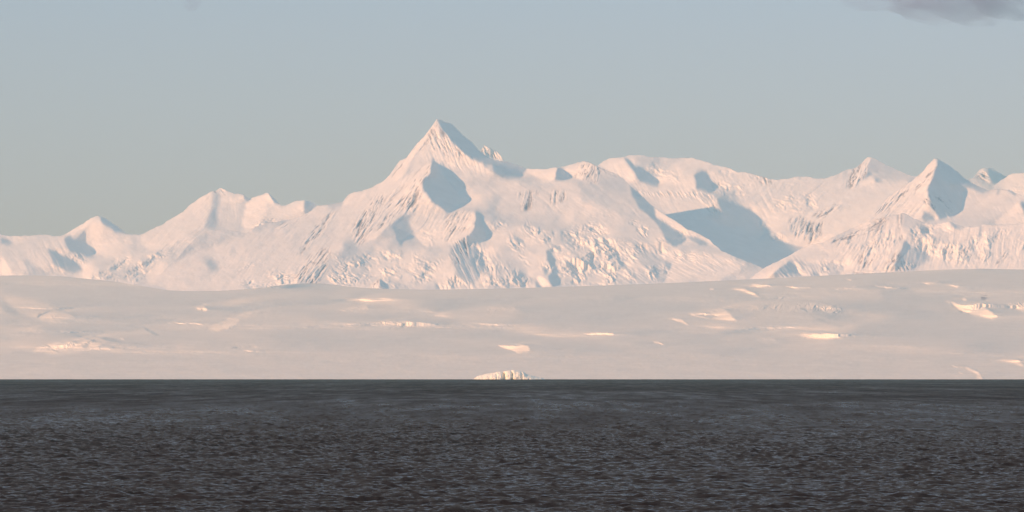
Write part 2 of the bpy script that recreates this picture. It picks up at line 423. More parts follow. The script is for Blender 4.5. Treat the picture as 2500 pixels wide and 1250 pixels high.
# ------------------------------------------------------------ left range
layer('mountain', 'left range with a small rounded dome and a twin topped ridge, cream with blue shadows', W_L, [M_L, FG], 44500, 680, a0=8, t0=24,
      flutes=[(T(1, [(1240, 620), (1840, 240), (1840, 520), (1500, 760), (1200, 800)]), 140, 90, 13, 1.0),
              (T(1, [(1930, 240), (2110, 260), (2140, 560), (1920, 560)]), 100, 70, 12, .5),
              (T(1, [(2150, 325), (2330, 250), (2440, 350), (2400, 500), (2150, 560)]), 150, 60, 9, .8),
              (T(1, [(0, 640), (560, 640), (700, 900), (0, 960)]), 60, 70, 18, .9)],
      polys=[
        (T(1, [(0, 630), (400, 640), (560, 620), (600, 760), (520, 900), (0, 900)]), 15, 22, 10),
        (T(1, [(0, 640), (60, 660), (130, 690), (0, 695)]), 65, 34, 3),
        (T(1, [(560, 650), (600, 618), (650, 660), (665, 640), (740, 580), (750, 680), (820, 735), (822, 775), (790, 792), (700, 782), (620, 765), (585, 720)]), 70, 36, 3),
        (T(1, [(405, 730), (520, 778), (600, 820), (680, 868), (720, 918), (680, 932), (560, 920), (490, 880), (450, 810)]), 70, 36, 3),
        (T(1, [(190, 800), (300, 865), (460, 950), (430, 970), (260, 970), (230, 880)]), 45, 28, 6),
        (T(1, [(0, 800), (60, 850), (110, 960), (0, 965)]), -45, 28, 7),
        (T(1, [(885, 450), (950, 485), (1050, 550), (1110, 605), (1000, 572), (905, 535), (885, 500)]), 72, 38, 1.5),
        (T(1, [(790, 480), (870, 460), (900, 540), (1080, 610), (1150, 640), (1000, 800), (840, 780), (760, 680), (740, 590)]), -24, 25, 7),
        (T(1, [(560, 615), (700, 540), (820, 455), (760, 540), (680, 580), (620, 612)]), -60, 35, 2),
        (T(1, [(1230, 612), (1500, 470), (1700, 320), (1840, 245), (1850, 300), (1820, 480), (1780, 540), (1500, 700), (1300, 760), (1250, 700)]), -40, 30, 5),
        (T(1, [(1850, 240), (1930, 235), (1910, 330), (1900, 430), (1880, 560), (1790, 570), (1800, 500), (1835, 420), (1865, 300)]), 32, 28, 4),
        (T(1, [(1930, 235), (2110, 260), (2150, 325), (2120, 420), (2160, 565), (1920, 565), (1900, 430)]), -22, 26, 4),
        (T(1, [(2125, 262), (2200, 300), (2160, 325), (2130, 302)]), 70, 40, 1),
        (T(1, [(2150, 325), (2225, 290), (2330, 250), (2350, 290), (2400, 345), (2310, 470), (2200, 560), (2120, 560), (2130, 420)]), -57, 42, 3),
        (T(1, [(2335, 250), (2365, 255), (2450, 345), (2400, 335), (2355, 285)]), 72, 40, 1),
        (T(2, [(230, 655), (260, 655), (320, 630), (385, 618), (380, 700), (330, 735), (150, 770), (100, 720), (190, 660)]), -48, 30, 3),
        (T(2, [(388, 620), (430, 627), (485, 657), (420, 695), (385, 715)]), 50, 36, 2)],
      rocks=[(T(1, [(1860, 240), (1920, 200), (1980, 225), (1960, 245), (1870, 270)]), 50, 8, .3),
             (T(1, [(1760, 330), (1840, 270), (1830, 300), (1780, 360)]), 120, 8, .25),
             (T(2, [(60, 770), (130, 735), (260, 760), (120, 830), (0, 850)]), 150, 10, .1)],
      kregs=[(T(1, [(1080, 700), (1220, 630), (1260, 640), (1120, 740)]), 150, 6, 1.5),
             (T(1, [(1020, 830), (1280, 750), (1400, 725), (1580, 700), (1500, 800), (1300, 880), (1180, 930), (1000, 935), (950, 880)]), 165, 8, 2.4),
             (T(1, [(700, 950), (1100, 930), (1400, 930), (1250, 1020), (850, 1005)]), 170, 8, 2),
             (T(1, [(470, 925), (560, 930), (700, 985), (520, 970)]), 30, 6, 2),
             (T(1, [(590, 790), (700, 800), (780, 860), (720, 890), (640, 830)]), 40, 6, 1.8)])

# ------------------------------------------------------------ rear dome and horn
layer('mountain', 'broad rear dome with a rock sided horn to its right, above a shadowed snow basin', D_L, [M_L, P_L, Q_L], 44000, 620, a0=6, t0=23,
      flutes=[(T(3, [(900, 150), (2365, 300), (2300, 760), (1500, 640), (1000, 300)]), 60, 80, 16, .6),
              (T(4, [(0, 250), (900, 200), (1000, 400), (700, 800), (200, 560)]), 135, 90, 14, .7),
              (T(4, [(1140, 90), (1500, 250), (1450, 330), (1150, 300)]), 45, 60, 10, .5)],
      polys=[
        (T(4, [(0, 230), (430, 262), (900, 210), (900, 420), (600, 560), (300, 700), (200, 600), (60, 500), (0, 480)]), -35, 25, 10),
        (T(3, [(1090, 128), (1130, 140), (1180, 190), (1235, 200), (1270, 235), (1310, 262), (1360, 300), (1388, 330), (1370, 357), (1320, 345), (1220, 315), (1190, 270), (1170, 220), (1130, 172)]), 72, 38, 2),
        (T(3, [(900, 160), (970, 125), (1080, 130), (1170, 230), (1190, 280), (1160, 330), (1050, 270), (890, 190)]), -32, 28, 4),
        (T(3, [(1370, 357), (1400, 330), (1560, 370), (1690, 375), (1850, 440), (1890, 560), (1880, 655), (1520, 640), (1400, 540), (1250, 430), (1150, 330)]), -28, 24, 7),
        (T(3, [(1640, 270), (1670, 280), (1690, 320), (1685, 375), (1560, 365), (1400, 330), (1390, 300), (1300, 260), (1600, 290)]), -38, 28, 4),
        (T(3, [(1672, 268), (1712, 240), (1765, 238), (1795, 300), (1830, 410), (1750, 392), (1688, 372), (1690, 320)]), 66, 36, 3),
        (T(3, [(1860, 460), (2000, 500), (2150, 560), (2225, 645), (2250, 740), (2190, 797), (2365, 812), (2430, 840), (2560, 860), (2600, 900), (2500, 960), (2400, 1000), (2200, 1060), (1700, 860), (1450, 640), (1820, 645), (1895, 650), (1900, 560)]), 71, 35, 3),
        (T(4, [(1140, 90), (1200, 115), (1380, 205), (1500, 248), (1490, 275), (1350, 290), (1230, 300), (1160, 258), (1100, 245), (1110, 180)]), 24, 26, 3),
        (T(4, [(1100, 215), (1150, 243), (1090, 262), (1060, 270)]), 65, 36, 2),
        (T(4, [(1165, 262), (1245, 300), (1175, 302)]), 70, 36, 1.5),
        (T(4, [(935, 200), (1000, 180), (1100, 90), (1138, 95), (1115, 170), (1085, 230), (1030, 300), (980, 345), (930, 345)]), -25, 34, 2),
        (T(4, [(1140, 248), (1175, 300), (1450, 285), (1440, 320), (1250, 450), (1100, 620), (950, 700), (700, 812), (600, 830), (720, 640), (600, 640), (560, 600), (700, 480), (980, 360), (1060, 275)]), -44, 30, 4)],
      rocks=[(T(4, [(935, 200), (1000, 180), (1100, 90), (1138, 95), (1115, 170), (1085, 230), (1030, 300), (980, 345), (930, 345)]), 110, 11, .28),
             (T(4, [(470, 610), (560, 590), (600, 650), (720, 635), (710, 740), (610, 825), (580, 790), (570, 740), (470, 740), (430, 660)]), 112, 13, .3),
             (T(4, [(640, 580), (820, 480), (900, 440), (860, 520), (740, 600)]), 140, 13, -.05),
             (T(3, [(740, 400), (1800, 410), (1880, 500), (1885, 600), (1780, 560), (1700, 450)]), 60, 12, -.05),
             (T(4, [(150, 240), (240, 250), (300, 290), (260, 310), (180, 300)]), 70, 8, .2)],
      kregs=[(T(3, [(1250, 170), (1320, 185), (1420, 215), (1550, 245), (1620, 300), (1500, 300), (1400, 275), (1290, 250)]), 20, 7, 2.2),
             (T(3, [(1820, 310), (1950, 370), (2080, 335), (2150, 380), (2060, 470), (1950, 440), (1830, 400)]), 30, 7, 2.2),
             (T(3, [(1900, 190), (2050, 250), (2300, 290), (2300, 330), (1900, 250)]), 20, 7, 1.3),
             (T(4, [(270, 440), (450, 400), (600, 380), (700, 470), (660, 530), (450, 570), (320, 530)]), 10, 8, 2.3),
             (T(4, [(400, 260), (560, 245), (640, 270), (560, 330), (420, 330)]), 0, 8, 1.6),
             (T(4, [(690, 370), (800, 370), (780, 420), (700, 420)]), 0, 8, 1.2),
             (T(3, [(2110, 620), (2230, 650), (2300, 690), (2400, 720), (2420, 820), (2190, 797), (2250, 740)]), 25, 6, 2.2),
             (T(3, [(1690, 410), (1800, 410), (1880, 500), (1900, 600), (1780, 560)]), 60, 7, 1.4),
             (T(3, [(1890, 580), (1960, 620), (1950, 650), (1890, 610)]), 40, 5, 1.5)])

# ------------------------------------------------------------ pyramid
layer('mountain', 'sharp snow pyramid on the right with a lit rocky left ridge and a blue shadowed face', P_L, [Q_L], 41500, 570, a0=-6, t0=23,
      flutes=[(T(4, [(1670, 100), (1680, 150), (1640, 450), (1500, 600), (950, 700), (1530, 250)]), 130, 110, 9, 1.4),
              (T(4, [(1690, 150), (1860, 210), (1900, 420), (1830, 590), (1720, 600)]), 55, 80, 9, 1.4),
              (T(4, [(1950, 350), (2431, 400), (2431, 640), (1900, 640)]), 60, 80, 15, .5)],
      polys=[
        (T(4, [(1670, 99), (1695, 150), (1640, 330), (1500, 400), (1350, 520), (1200, 600), (900, 760), (980, 690), (1180, 550), (1250, 450), (1350, 370), (1530, 250)]), -42, 36, 3),
        (T(4, [(1640, 330), (1640, 420), (1600, 460), (1660, 530), (1715, 612), (1500, 600), (1300, 590), (1100, 660), (1350, 520), (1500, 400)]), -33, 28, 4),
        (T(4, [(1690, 155), (1700, 105), (1750, 130), (1850, 200), (1910, 260), (1960, 290), (2060, 345), (2160, 382), (2060, 384), (1950, 345), (1895, 400), (1920, 440), (1900, 530), (1830, 595), (1720, 615), (1690, 570), (1640, 500), (1620, 440), (1620, 350), (1650, 270)]), 71, 38, 2),
        (T(4, [(1710, 110), (1760, 135), (1860, 215), (1900, 270), (1800, 230), (1730, 170)]), 62, 38, 3),
        (T(4, [(1950, 360), (2100, 395), (2160, 390), (2040, 460), (2000, 560), (1900, 560), (1930, 450), (1910, 400)]), 5, 22, 6),
        (T(4, [(2160, 390), (2220, 362), (2300, 368), (2400, 440), (2240, 560), (2060, 540), (2040, 460)]), -15, 24, 5),
        (T(4, [(2215, 362), (2235, 360), (2210, 400), (2195, 415)]), 60, 30, 1.5),
        (T(4, [(2270, 360), (2330, 375), (2385, 415), (2330, 392)]), 70, 36, 1.5),
        (T(4, [(1590, 550), (1630, 558), (1680, 600), (1675, 622), (1600, 625), (1560, 590)]), 65, 32, 2),
        (T(4, [(1450, 580), (1520, 570), (1590, 550), (1565, 600), (1560, 630), (1480, 620)]), -15, 22, 3),
        (T(4, [(1850, 590), (2000, 530), (2140, 520), (2240, 575), (2200, 640), (1900, 670), (1700, 650), (1700, 620)]), -6, 20, 6),
        (T(4, [(2180, 640), (2330, 530), (2392, 472), (2420, 540), (2431, 600), (2520, 640), (2200, 665)]), -50, 32, 3),
        (T(4, [(2392, 472), (2500, 450), (2520, 540), (2440, 560)]), 62, 34, 2)],
      rocks=[(T(4, [(1660, 105), (1690, 150), (1650, 290), (1500, 390), (1350, 500), (1180, 590), (980, 690), (1180, 550), (1250, 450), (1350, 370), (1530, 250)]), 131, 18, .12),
             (T(4, [(1570, 430), (1630, 430), (1670, 520), (1640, 520), (1590, 480)]), 60, 9, .15),
             (T(4, [(1690, 400), (1800, 460), (1870, 540), (1800, 540), (1700, 450)]), 45, 12, .05)],
      kregs=[(T(4, [(1240, 360), (1420, 300), (1440, 330), (1300, 390)]), 150, 7, 1.2),
             (T(4, [(2180, 470), (2280, 520), (2250, 570), (2150, 520)]), 20, 7, 1.0)])

# ------------------------------------------------------------ main massif
layer('mountain', 'highest peak, a steep cream horn with blue right face above crumpled glacier slopes', M_L, [Q_L, FG], 40500, 705, a0=11, t0=23,
      flutes=[(T(2, [(1240, 120), (1240, 620), (760, 900), (560, 1000), (300, 1180), (-300, 1190), (0, 850), (500, 650), (900, 500)]), 130, 120, 22, .9),
              (T(2, [(-200, 900), (500, 700), (640, 900), (300, 1150), (-600, 1180), (-700, 1050)]), 152, 130, 24, .9),
              (T(2, [(1180, 560), (1520, 700), (1500, 850), (1200, 920), (1100, 800)]), 125, 80, 10, .8),
              (T(2, [(1250, 100), (1650, 430), (1450, 440), (1150, 420)]), 70, 70, 9, 1.0),
              (T(3, [(300, 300), (900, 200), (1500, 800), (900, 700), (0, 620), (-100, 350)]), 38, 110, 24, .7),
              (T(7, [(500, 450), (950, 480), (1100, 700), (900, 1000), (650, 950)]), 64, 90, 7, 2.0),
              (T(8, [(0, 300), (900, 450), (1900, 640), (1000, 860), (0, 880)]), 35, 80, 15, 1.6)],
      polys=[
        (T(2, [(640, 660), (900, 640), (700, 900), (560, 1000), (300, 1180), (-200, 1200), (-700, 1180), (-400, 1000), (0, 850), (300, 760), (480, 665)]), -46, 30, 10),
        (T(1, [(1740, 815), (1890, 818), (1910, 900), (1870, 950), (1800, 900)]), 26, 23, 10),
        (T(1, [(1300, 1010), (1560, 850), (1740, 812), (1790, 900), (1850, 1060), (1480, 1090)]), -40, 26, 8),
        (T(2, [(1240, 115), (1265, 85), (1300, 150), (1400, 260), (1500, 345), (1570, 365), (1640, 430), (1450, 440), (1300, 380), (1240, 350), (1150, 420), (1080, 440), (1110, 350), (1190, 250)]), -16, 30, 5),
        (T(2, [(1240, 120), (1225, 180), (1190, 250), (1110, 350), (1060, 440), (960, 560), (900, 600), (640, 900), (560, 900), (640, 640), (690, 580), (850, 530), (950, 460), (1020, 360), (1100, 290), (1180, 205)]), -48, 36, 4),
        (T(2, [(1240, 360), (1228, 440), (1180, 490), (1170, 540), (1190, 620), (1235, 690), (1030, 720), (900, 830), (850, 880), (760, 905), (700, 890), (720, 780), (900, 580), (1080, 450), (1150, 425)]), -50, 37, 3),
        (T(2, [(1265, 80), (1290, 80), (1320, 100), (1365, 105), (1440, 185), (1500, 230), (1550, 290), (1600, 330), (1650, 350), (1720, 360), (1800, 380), (1865, 408), (1850, 440), (1820, 477), (1700, 470), (1660, 450), (1640, 430), (1600, 400), (1570, 365), (1500, 345), (1440, 300), (1390, 250), (1350, 200), (1310, 160), (1290, 130)]), 70, 40, 1.5),
        (T(2, [(1570, 365), (1640, 385), (1640, 430), (1600, 410)]), 30, 30, 3),
        (T(2, [(1243, 360), (1275, 390), (1300, 440), (1350, 500), (1395, 550), (1408, 590), (1475, 612), (1460, 638), (1398, 645), (1395, 692), (1330, 694), (1235, 622), (1200, 560), (1170, 510), (1190, 470), (1230, 440)]), 71, 38, 1.5),
        (T(2, [(1290, 400), (1400, 440), (1480, 540), (1400, 540), (1340, 480)]), -10, 27, 4),
        (T(2, [(1170, 540), (1235, 640), (1330, 700), (1430, 690), (1520, 697), (1525, 760), (1510, 810), (1450, 870), (1300, 920), (1200, 930), (1120, 850), (1080, 760), (1150, 700), (1150, 620)]), -42, 30, 3),
        (T(2, [(975, 810), (1012, 820), (1077, 845), (1065, 867), (1035, 882), (1040, 917), (1020, 917), (1010, 870), (1000, 840)]), 68, 36, 1.5),
        (T(2, [(640, 900), (710, 895), (770, 950), (700, 975), (650, 950)]), 25, 22, 6),
        (T(7, [(810, 85), (870, 120), (880, 210), (920, 270), (930, 430), (860, 470), (690, 440), (660, 430), (760, 350), (795, 270), (808, 180)]), 70, 37, 1.5),
        (T(7, [(610, 425), (700, 440), (780, 500), (900, 580), (940, 680), (930, 800), (860, 860), (800, 960), (740, 990), (660, 930), (560, 880), (540, 700), (495, 620), (510, 520), (580, 470)]), 52, 32, 4),
        (T(7, [(220, 800), (500, 640), (560, 820), (540, 900), (380, 940), (300, 900)]), -18, 22, 7),
        (T(2, [(888, 1143), (918, 1165), (952, 1212), (905, 1212), (885, 1180)]), 72, 44, 1),
        (T(2, [(800, 1215), (860, 1150), (888, 1143), (895, 1212)]), -30, 36, 1.5),
        # right-hand dome
        (T(3, [(540, 203), (580, 218), (665, 287), (600, 300), (528, 302), (535, 250)]), 72, 42, 1),
        (T(3, [(450, 212), (540, 203), (530, 300), (400, 290), (290, 240)]), -35, 26, 3),
        (T(3, [(580, 196), (680, 170), (750, 148), (850, 175), (880, 200), (740, 300), (665, 287)]), -38, 30, 3),
        (T(3, [(850, 178), (960, 228), (1045, 265), (1020, 300), (900, 260), (880, 330), (830, 330), (780, 320), (800, 240)]), 18, 28, 3),
        (T(3, [(750, 335), (860, 345), (940, 402), (870, 380)]), 45, 26, 4),
        (T(3, [(880, 260), (1050, 270), (1130, 350), (1180, 460), (1240, 560), (1340, 640), (1420, 740), (1200, 640), (950, 560), (700, 420), (760, 340), (900, 400)]), 38, 23, 9),
        (T(3, [(100, 430), (230, 380), (700, 350), (760, 460), (620, 560), (300, 600), (0, 580)]), 0, 25, 8),
        (T(3, [(1140, 350), (1200, 398), (1300, 490), (1330, 510), (1340, 560), (1362, 612), (1420, 652), (1480, 700), (1560, 745), (1615, 785), (1590, 842), (1500, 845), (1430, 800), (1410, 720), (1300, 592), (1220, 540), (1170, 450)]), 71, 37, 2),
        (T(3, [(1335, 510), (1400, 570), (1520, 645), (1600, 720), (1700, 780), (1880, 870), (1850, 850), (1700, 800), (1580, 740), (1420, 655), (1360, 610)]), -10, 26, 2),
        (T(8, [(990, 200), (1120, 290), (1190, 350), (1130, 450), (1010, 400), (1000, 300)]), 71, 36, 2),
        (T(8, [(1230, 370), (1340, 360), (1480, 435), (1380, 440), (1280, 400)]), 70, 36, 1.5),
        (T(8, [(1180, 420), (1240, 390), (1380, 440), (1520, 450), (1640, 545), (1400, 530), (1170, 480)]), 12, 22, 3),
        # shaded shelf under the dome
        (T(7, [(830, 90), (1100, 170), (1350, 200), (1600, 220), (1800, 290), (2100, 370), (2000, 340), (1800, 330), (1560, 300), (1350, 250), (1200, 220), (1000, 150)]), 38, 24, 5),
        (T(3, [(600, 690), (790, 740), (1000, 760), (1200, 800), (1400, 850), (1200, 835), (1000, 795), (790, 768), (620, 720)]), 34, 24, 4),
        (T(3, [(950, 560), (1120, 640), (1060, 700), (900, 680), (840, 600)]), 15, 22, 8),
        # dark clefts in the icefall
        (T(7, [(1670, 550), (1715, 560), (1760, 660), (1790, 760), (1840, 830), (1830, 960), (1740, 1000), (1720, 950), (1690, 870), (1750, 800), (1700, 680), (1680, 620)]), 70, 40, 2),
        (T(7, [(1250, 790), (1300, 850), (1380, 950), (1400, 1015), (1360, 1015), (1320, 920), (1260, 850)]), 70, 42, 1.5),
        (T(7, [(1540, 940), (1590, 930), (1620, 1005), (1560, 1005)]), 68, 40, 1.5),
        (T(7, [(1640, 750), (1690, 760), (1680, 840), (1650, 860)]), 65, 38, 1.5),
        (T(7, [(1560, 880), (1620, 880), (1700, 960), (1760, 1000), (1620, 1005), (1570, 930)]), -50, 38, 2),
        (T(7, [(1270, 380), (1400, 440), (1380, 480), (1300, 440)]), 62, 34, 2),
        (T(7, [(1750, 490), (1850, 540), (1840, 570), (1780, 540)]), 65, 34, 2),
        (T(7, [(1890, 750), (2060, 630), (2080, 640), (1960, 730), (1900, 770)]), 55, 34, 1.5),
        (T(7, [(1300, 800), (1400, 840), (1450, 900), (1420, 930), (1340, 860)]), 62, 36, 2),
        (T(7, [(1100, 500), (1260, 480), (1240, 640), (1380, 700), (1250, 740), (1100, 700)]), 34, 25, 6),
        (T(7, [(1420, 550), (1560, 600), (1600, 700), (1540, 860), (1440, 880), (1440, 700)]), 0, 23, 5),
        (T(8, [(460, 480), (560, 620), (560, 720), (500, 680), (450, 560)]), 55, 30, 4),
        (T(8, [(990, 610), (1080, 650), (1060, 720), (1000, 680)]), 60, 32, 3),
        (T(8, [(900, 480), (1000, 470), (1150, 490), (1200, 560), (1120, 640), (1000, 600), (920, 540)]), -34, 26, 4),
        (T(8, [(1240, 500), (1500, 540), (1640, 560), (1760, 620), (1900, 640), (1700, 780), (1000, 860), (1050, 720), (1240, 640)]), -28, 24, 6)],
      rocks=[(T(2, [(1245, 110), (1270, 100), (1300, 150), (1350, 200), (1400, 260), (1460, 330), (1400, 325), (1370, 300), (1345, 345), (1310, 310), (1290, 270), (1270, 300), (1230, 300), (1190, 270), (1200, 200)]), 66, 14, .28),
             (T(2, [(1240, 115), (1180, 205), (1100, 290), (1030, 370), (950, 480), (990, 450), (1110, 340), (1200, 240)]), 128, 15, .05),
             (T(2, [(880, 585), (930, 590), (915, 640), (870, 700), (840, 760), (800, 840), (780, 900), (745, 910), (705, 890), (695, 820), (740, 760), (790, 690), (840, 620)]), 120, 15, .42),
             (T(2, [(1240, 362), (1225, 440), (1180, 490), (1130, 570), (1090, 640), (1010, 710), (950, 780), (880, 840), (850, 840), (940, 720), (1040, 600), (1090, 520), (1140, 440), (1180, 395)]), 128, 20, .22),
             (T(2, [(1150, 540), (1175, 560), (1110, 690), (1040, 710), (1050, 630)]), 120, 14, .2),
             (T(2, [(1000, 540), (1080, 450), (1090, 470), (960, 640), (850, 800), (800, 880), (800, 820)]), 128, 20, .12),
             (T(2, [(420, 830), (530, 710), (605, 675), (565, 750), (480, 870), (330, 990)]), 126, 16, .16),
             (T(2, [(200, 800), (320, 745), (440, 690), (400, 730), (250, 810)]), 145, 12, .05),
             (T(2, [(420, 990), (575, 915), (545, 1040), (480, 1170), (310, 1175), (350, 1100)]), 124, 15, .22),
             (T(2, [(1340, 710), (1430, 690), (1520, 697), (1515, 770), (1440, 830), (1330, 900), (1300, 890)]), 125, 17, .08),
             (T(7, [(500, 540), (600, 440), (700, 450), (740, 560), (660, 740), (560, 720), (500, 620)]), 66, 16, .12),
             (T(7, [(1360, 0), (1500, 0), (1490, 40), (1410, 85), (1370, 60)]), 100, 10, .4),
             (T(3, [(225, 420), (290, 400), (340, 398), (347, 470), (320, 555), (270, 562), (240, 500)]), 98, 26, .42),
             (T(3, [(500, 392), (545, 383), (610, 388), (628, 462), (560, 482), (530, 502), (487, 482)]), 98, 26, .36),
             (T(3, [(355, 395), (395, 385), (385, 420), (362, 425)]), 110, 9, .3),
             (T(3, [(740, 178), (830, 170), (895, 195), (900, 260), (880, 335), (800, 310), (740, 290), (650, 290), (700, 230)]), 115, 11, .2),
             (T(3, [(890, 200), (960, 228), (1050, 268), (1020, 278), (900, 235)]), 30, 9, .25),
             (T(2, [(800, 1215), (860, 1150), (888, 1143), (900, 1212)]), 110, 9, .25)],
      kregs=[(T(2, [(580, 960), (640, 990), (760, 990), (860, 965), (1020, 950), (1110, 960), (1160, 1010), (1290, 1020), (1330, 1010), (1240, 1110), (1260, 1180), (1270, 1210), (480, 1200), (570, 1060)]), 30, 9, 2.6),
             (T(2, [(-100, 1180), (160, 1090), (300, 1090), (380, 1060), (330, 1200), (0, 1215)]), 160, 8, 1.8),
             (T(2, [(-200, 1080), (100, 1010), (130, 1050), (-100, 1120)]), 165, 8, 1.0),
             (T(2, [(1165, 805), (1280, 820), (1310, 900), (1190, 950), (1160, 870)]), 20, 7, 1.6),
             (T(7, [(330, 1030), (400, 930), (540, 900), (700, 960), (820, 1030)]), 70, 8, 2.8),
             (T(7, [(700, 440), (800, 480), (940, 600), (1050, 700), (1200, 760), (1450, 880), (1450, 1010), (820, 1030), (900, 880), (760, 640)]), 68, 9, 3.0),
             (T(7, [(880, 170), (1000, 170), (1180, 240), (1210, 300), (1140, 320), (960, 280)]), 40, 7, 2.0),
             (T(7, [(1350, 220), (1480, 240), (1680, 340), (1800, 320), (2080, 360), (2500, 420), (2500, 990), (1840, 990), (1820, 800), (1720, 560), (1560, 450), (1400, 320)]), 40, 9, 3.0),
             (T(7, [(1220, 380), (1400, 360), (1440, 460), (1380, 560), (1250, 540)]), 45, 7, 2.4),
             (T(7, [(1560, 700), (1680, 720), (1830, 840), (1800, 900), (1640, 780)]), 60, 7, 2.4),
             (T(7, [(1300, 640), (1440, 620), (1440, 760), (1340, 740)]), 40, 7, 1.8),
             (T(7, [(1570, 170), (1720, 165), (1790, 200), (1700, 240), (1620, 220)]), 10, 6, 2.0),
             (T(3, [(690, 690), (800, 670), (960, 690), (970, 770), (880, 775), (700, 740)]), 20, 7, 2.4),
             (T(3, [(1120, 650), (1230, 655), (1330, 720), (1400, 790), (1420, 850), (1290, 790), (1180, 725)]), 35, 7, 2.4),
             (T(3, [(830, 580), (1000, 590), (990, 620), (850, 610)]), 10, 7, 1.0),
             (T(8, [(0, 310), (300, 380), (600, 410), (800, 450), (820, 500), (560, 520), (560, 640), (700, 820), (300, 870), (0, 880)]), 35, 9, 2.8),
             (T(8, [(560, 560), (740, 560), (720, 640), (600, 640)]), 20, 8, 2.0),
             (T(8, [(900, 480), (1010, 470), (980, 560), (920, 540)]), 60, 7, 2.4),
             (T(8, [(1110, 500), (1250, 500), (1540, 560), (1520, 660), (1340, 640), (1200, 660), (1100, 620)]), 30, 8, 1.8),
             (T(8, [(700, 740), (860, 650), (980, 640), (1060, 750), (960, 850), (780, 820)]), 50, 9, 3.0),
             (T(8, [(1300, 700), (1600, 690), (1650, 740), (1400, 760)]), 5, 8, 1.4),
             (T(8, [(1640, 560), (1900, 620), (1940, 690), (1760, 640)]), 20, 8, 1.4),
             (T(8, [(880, 180), (980, 190), (1200, 290), (1500, 430), (1440, 440), (1180, 350), (960, 230)]), 30, 6, 1.2)])

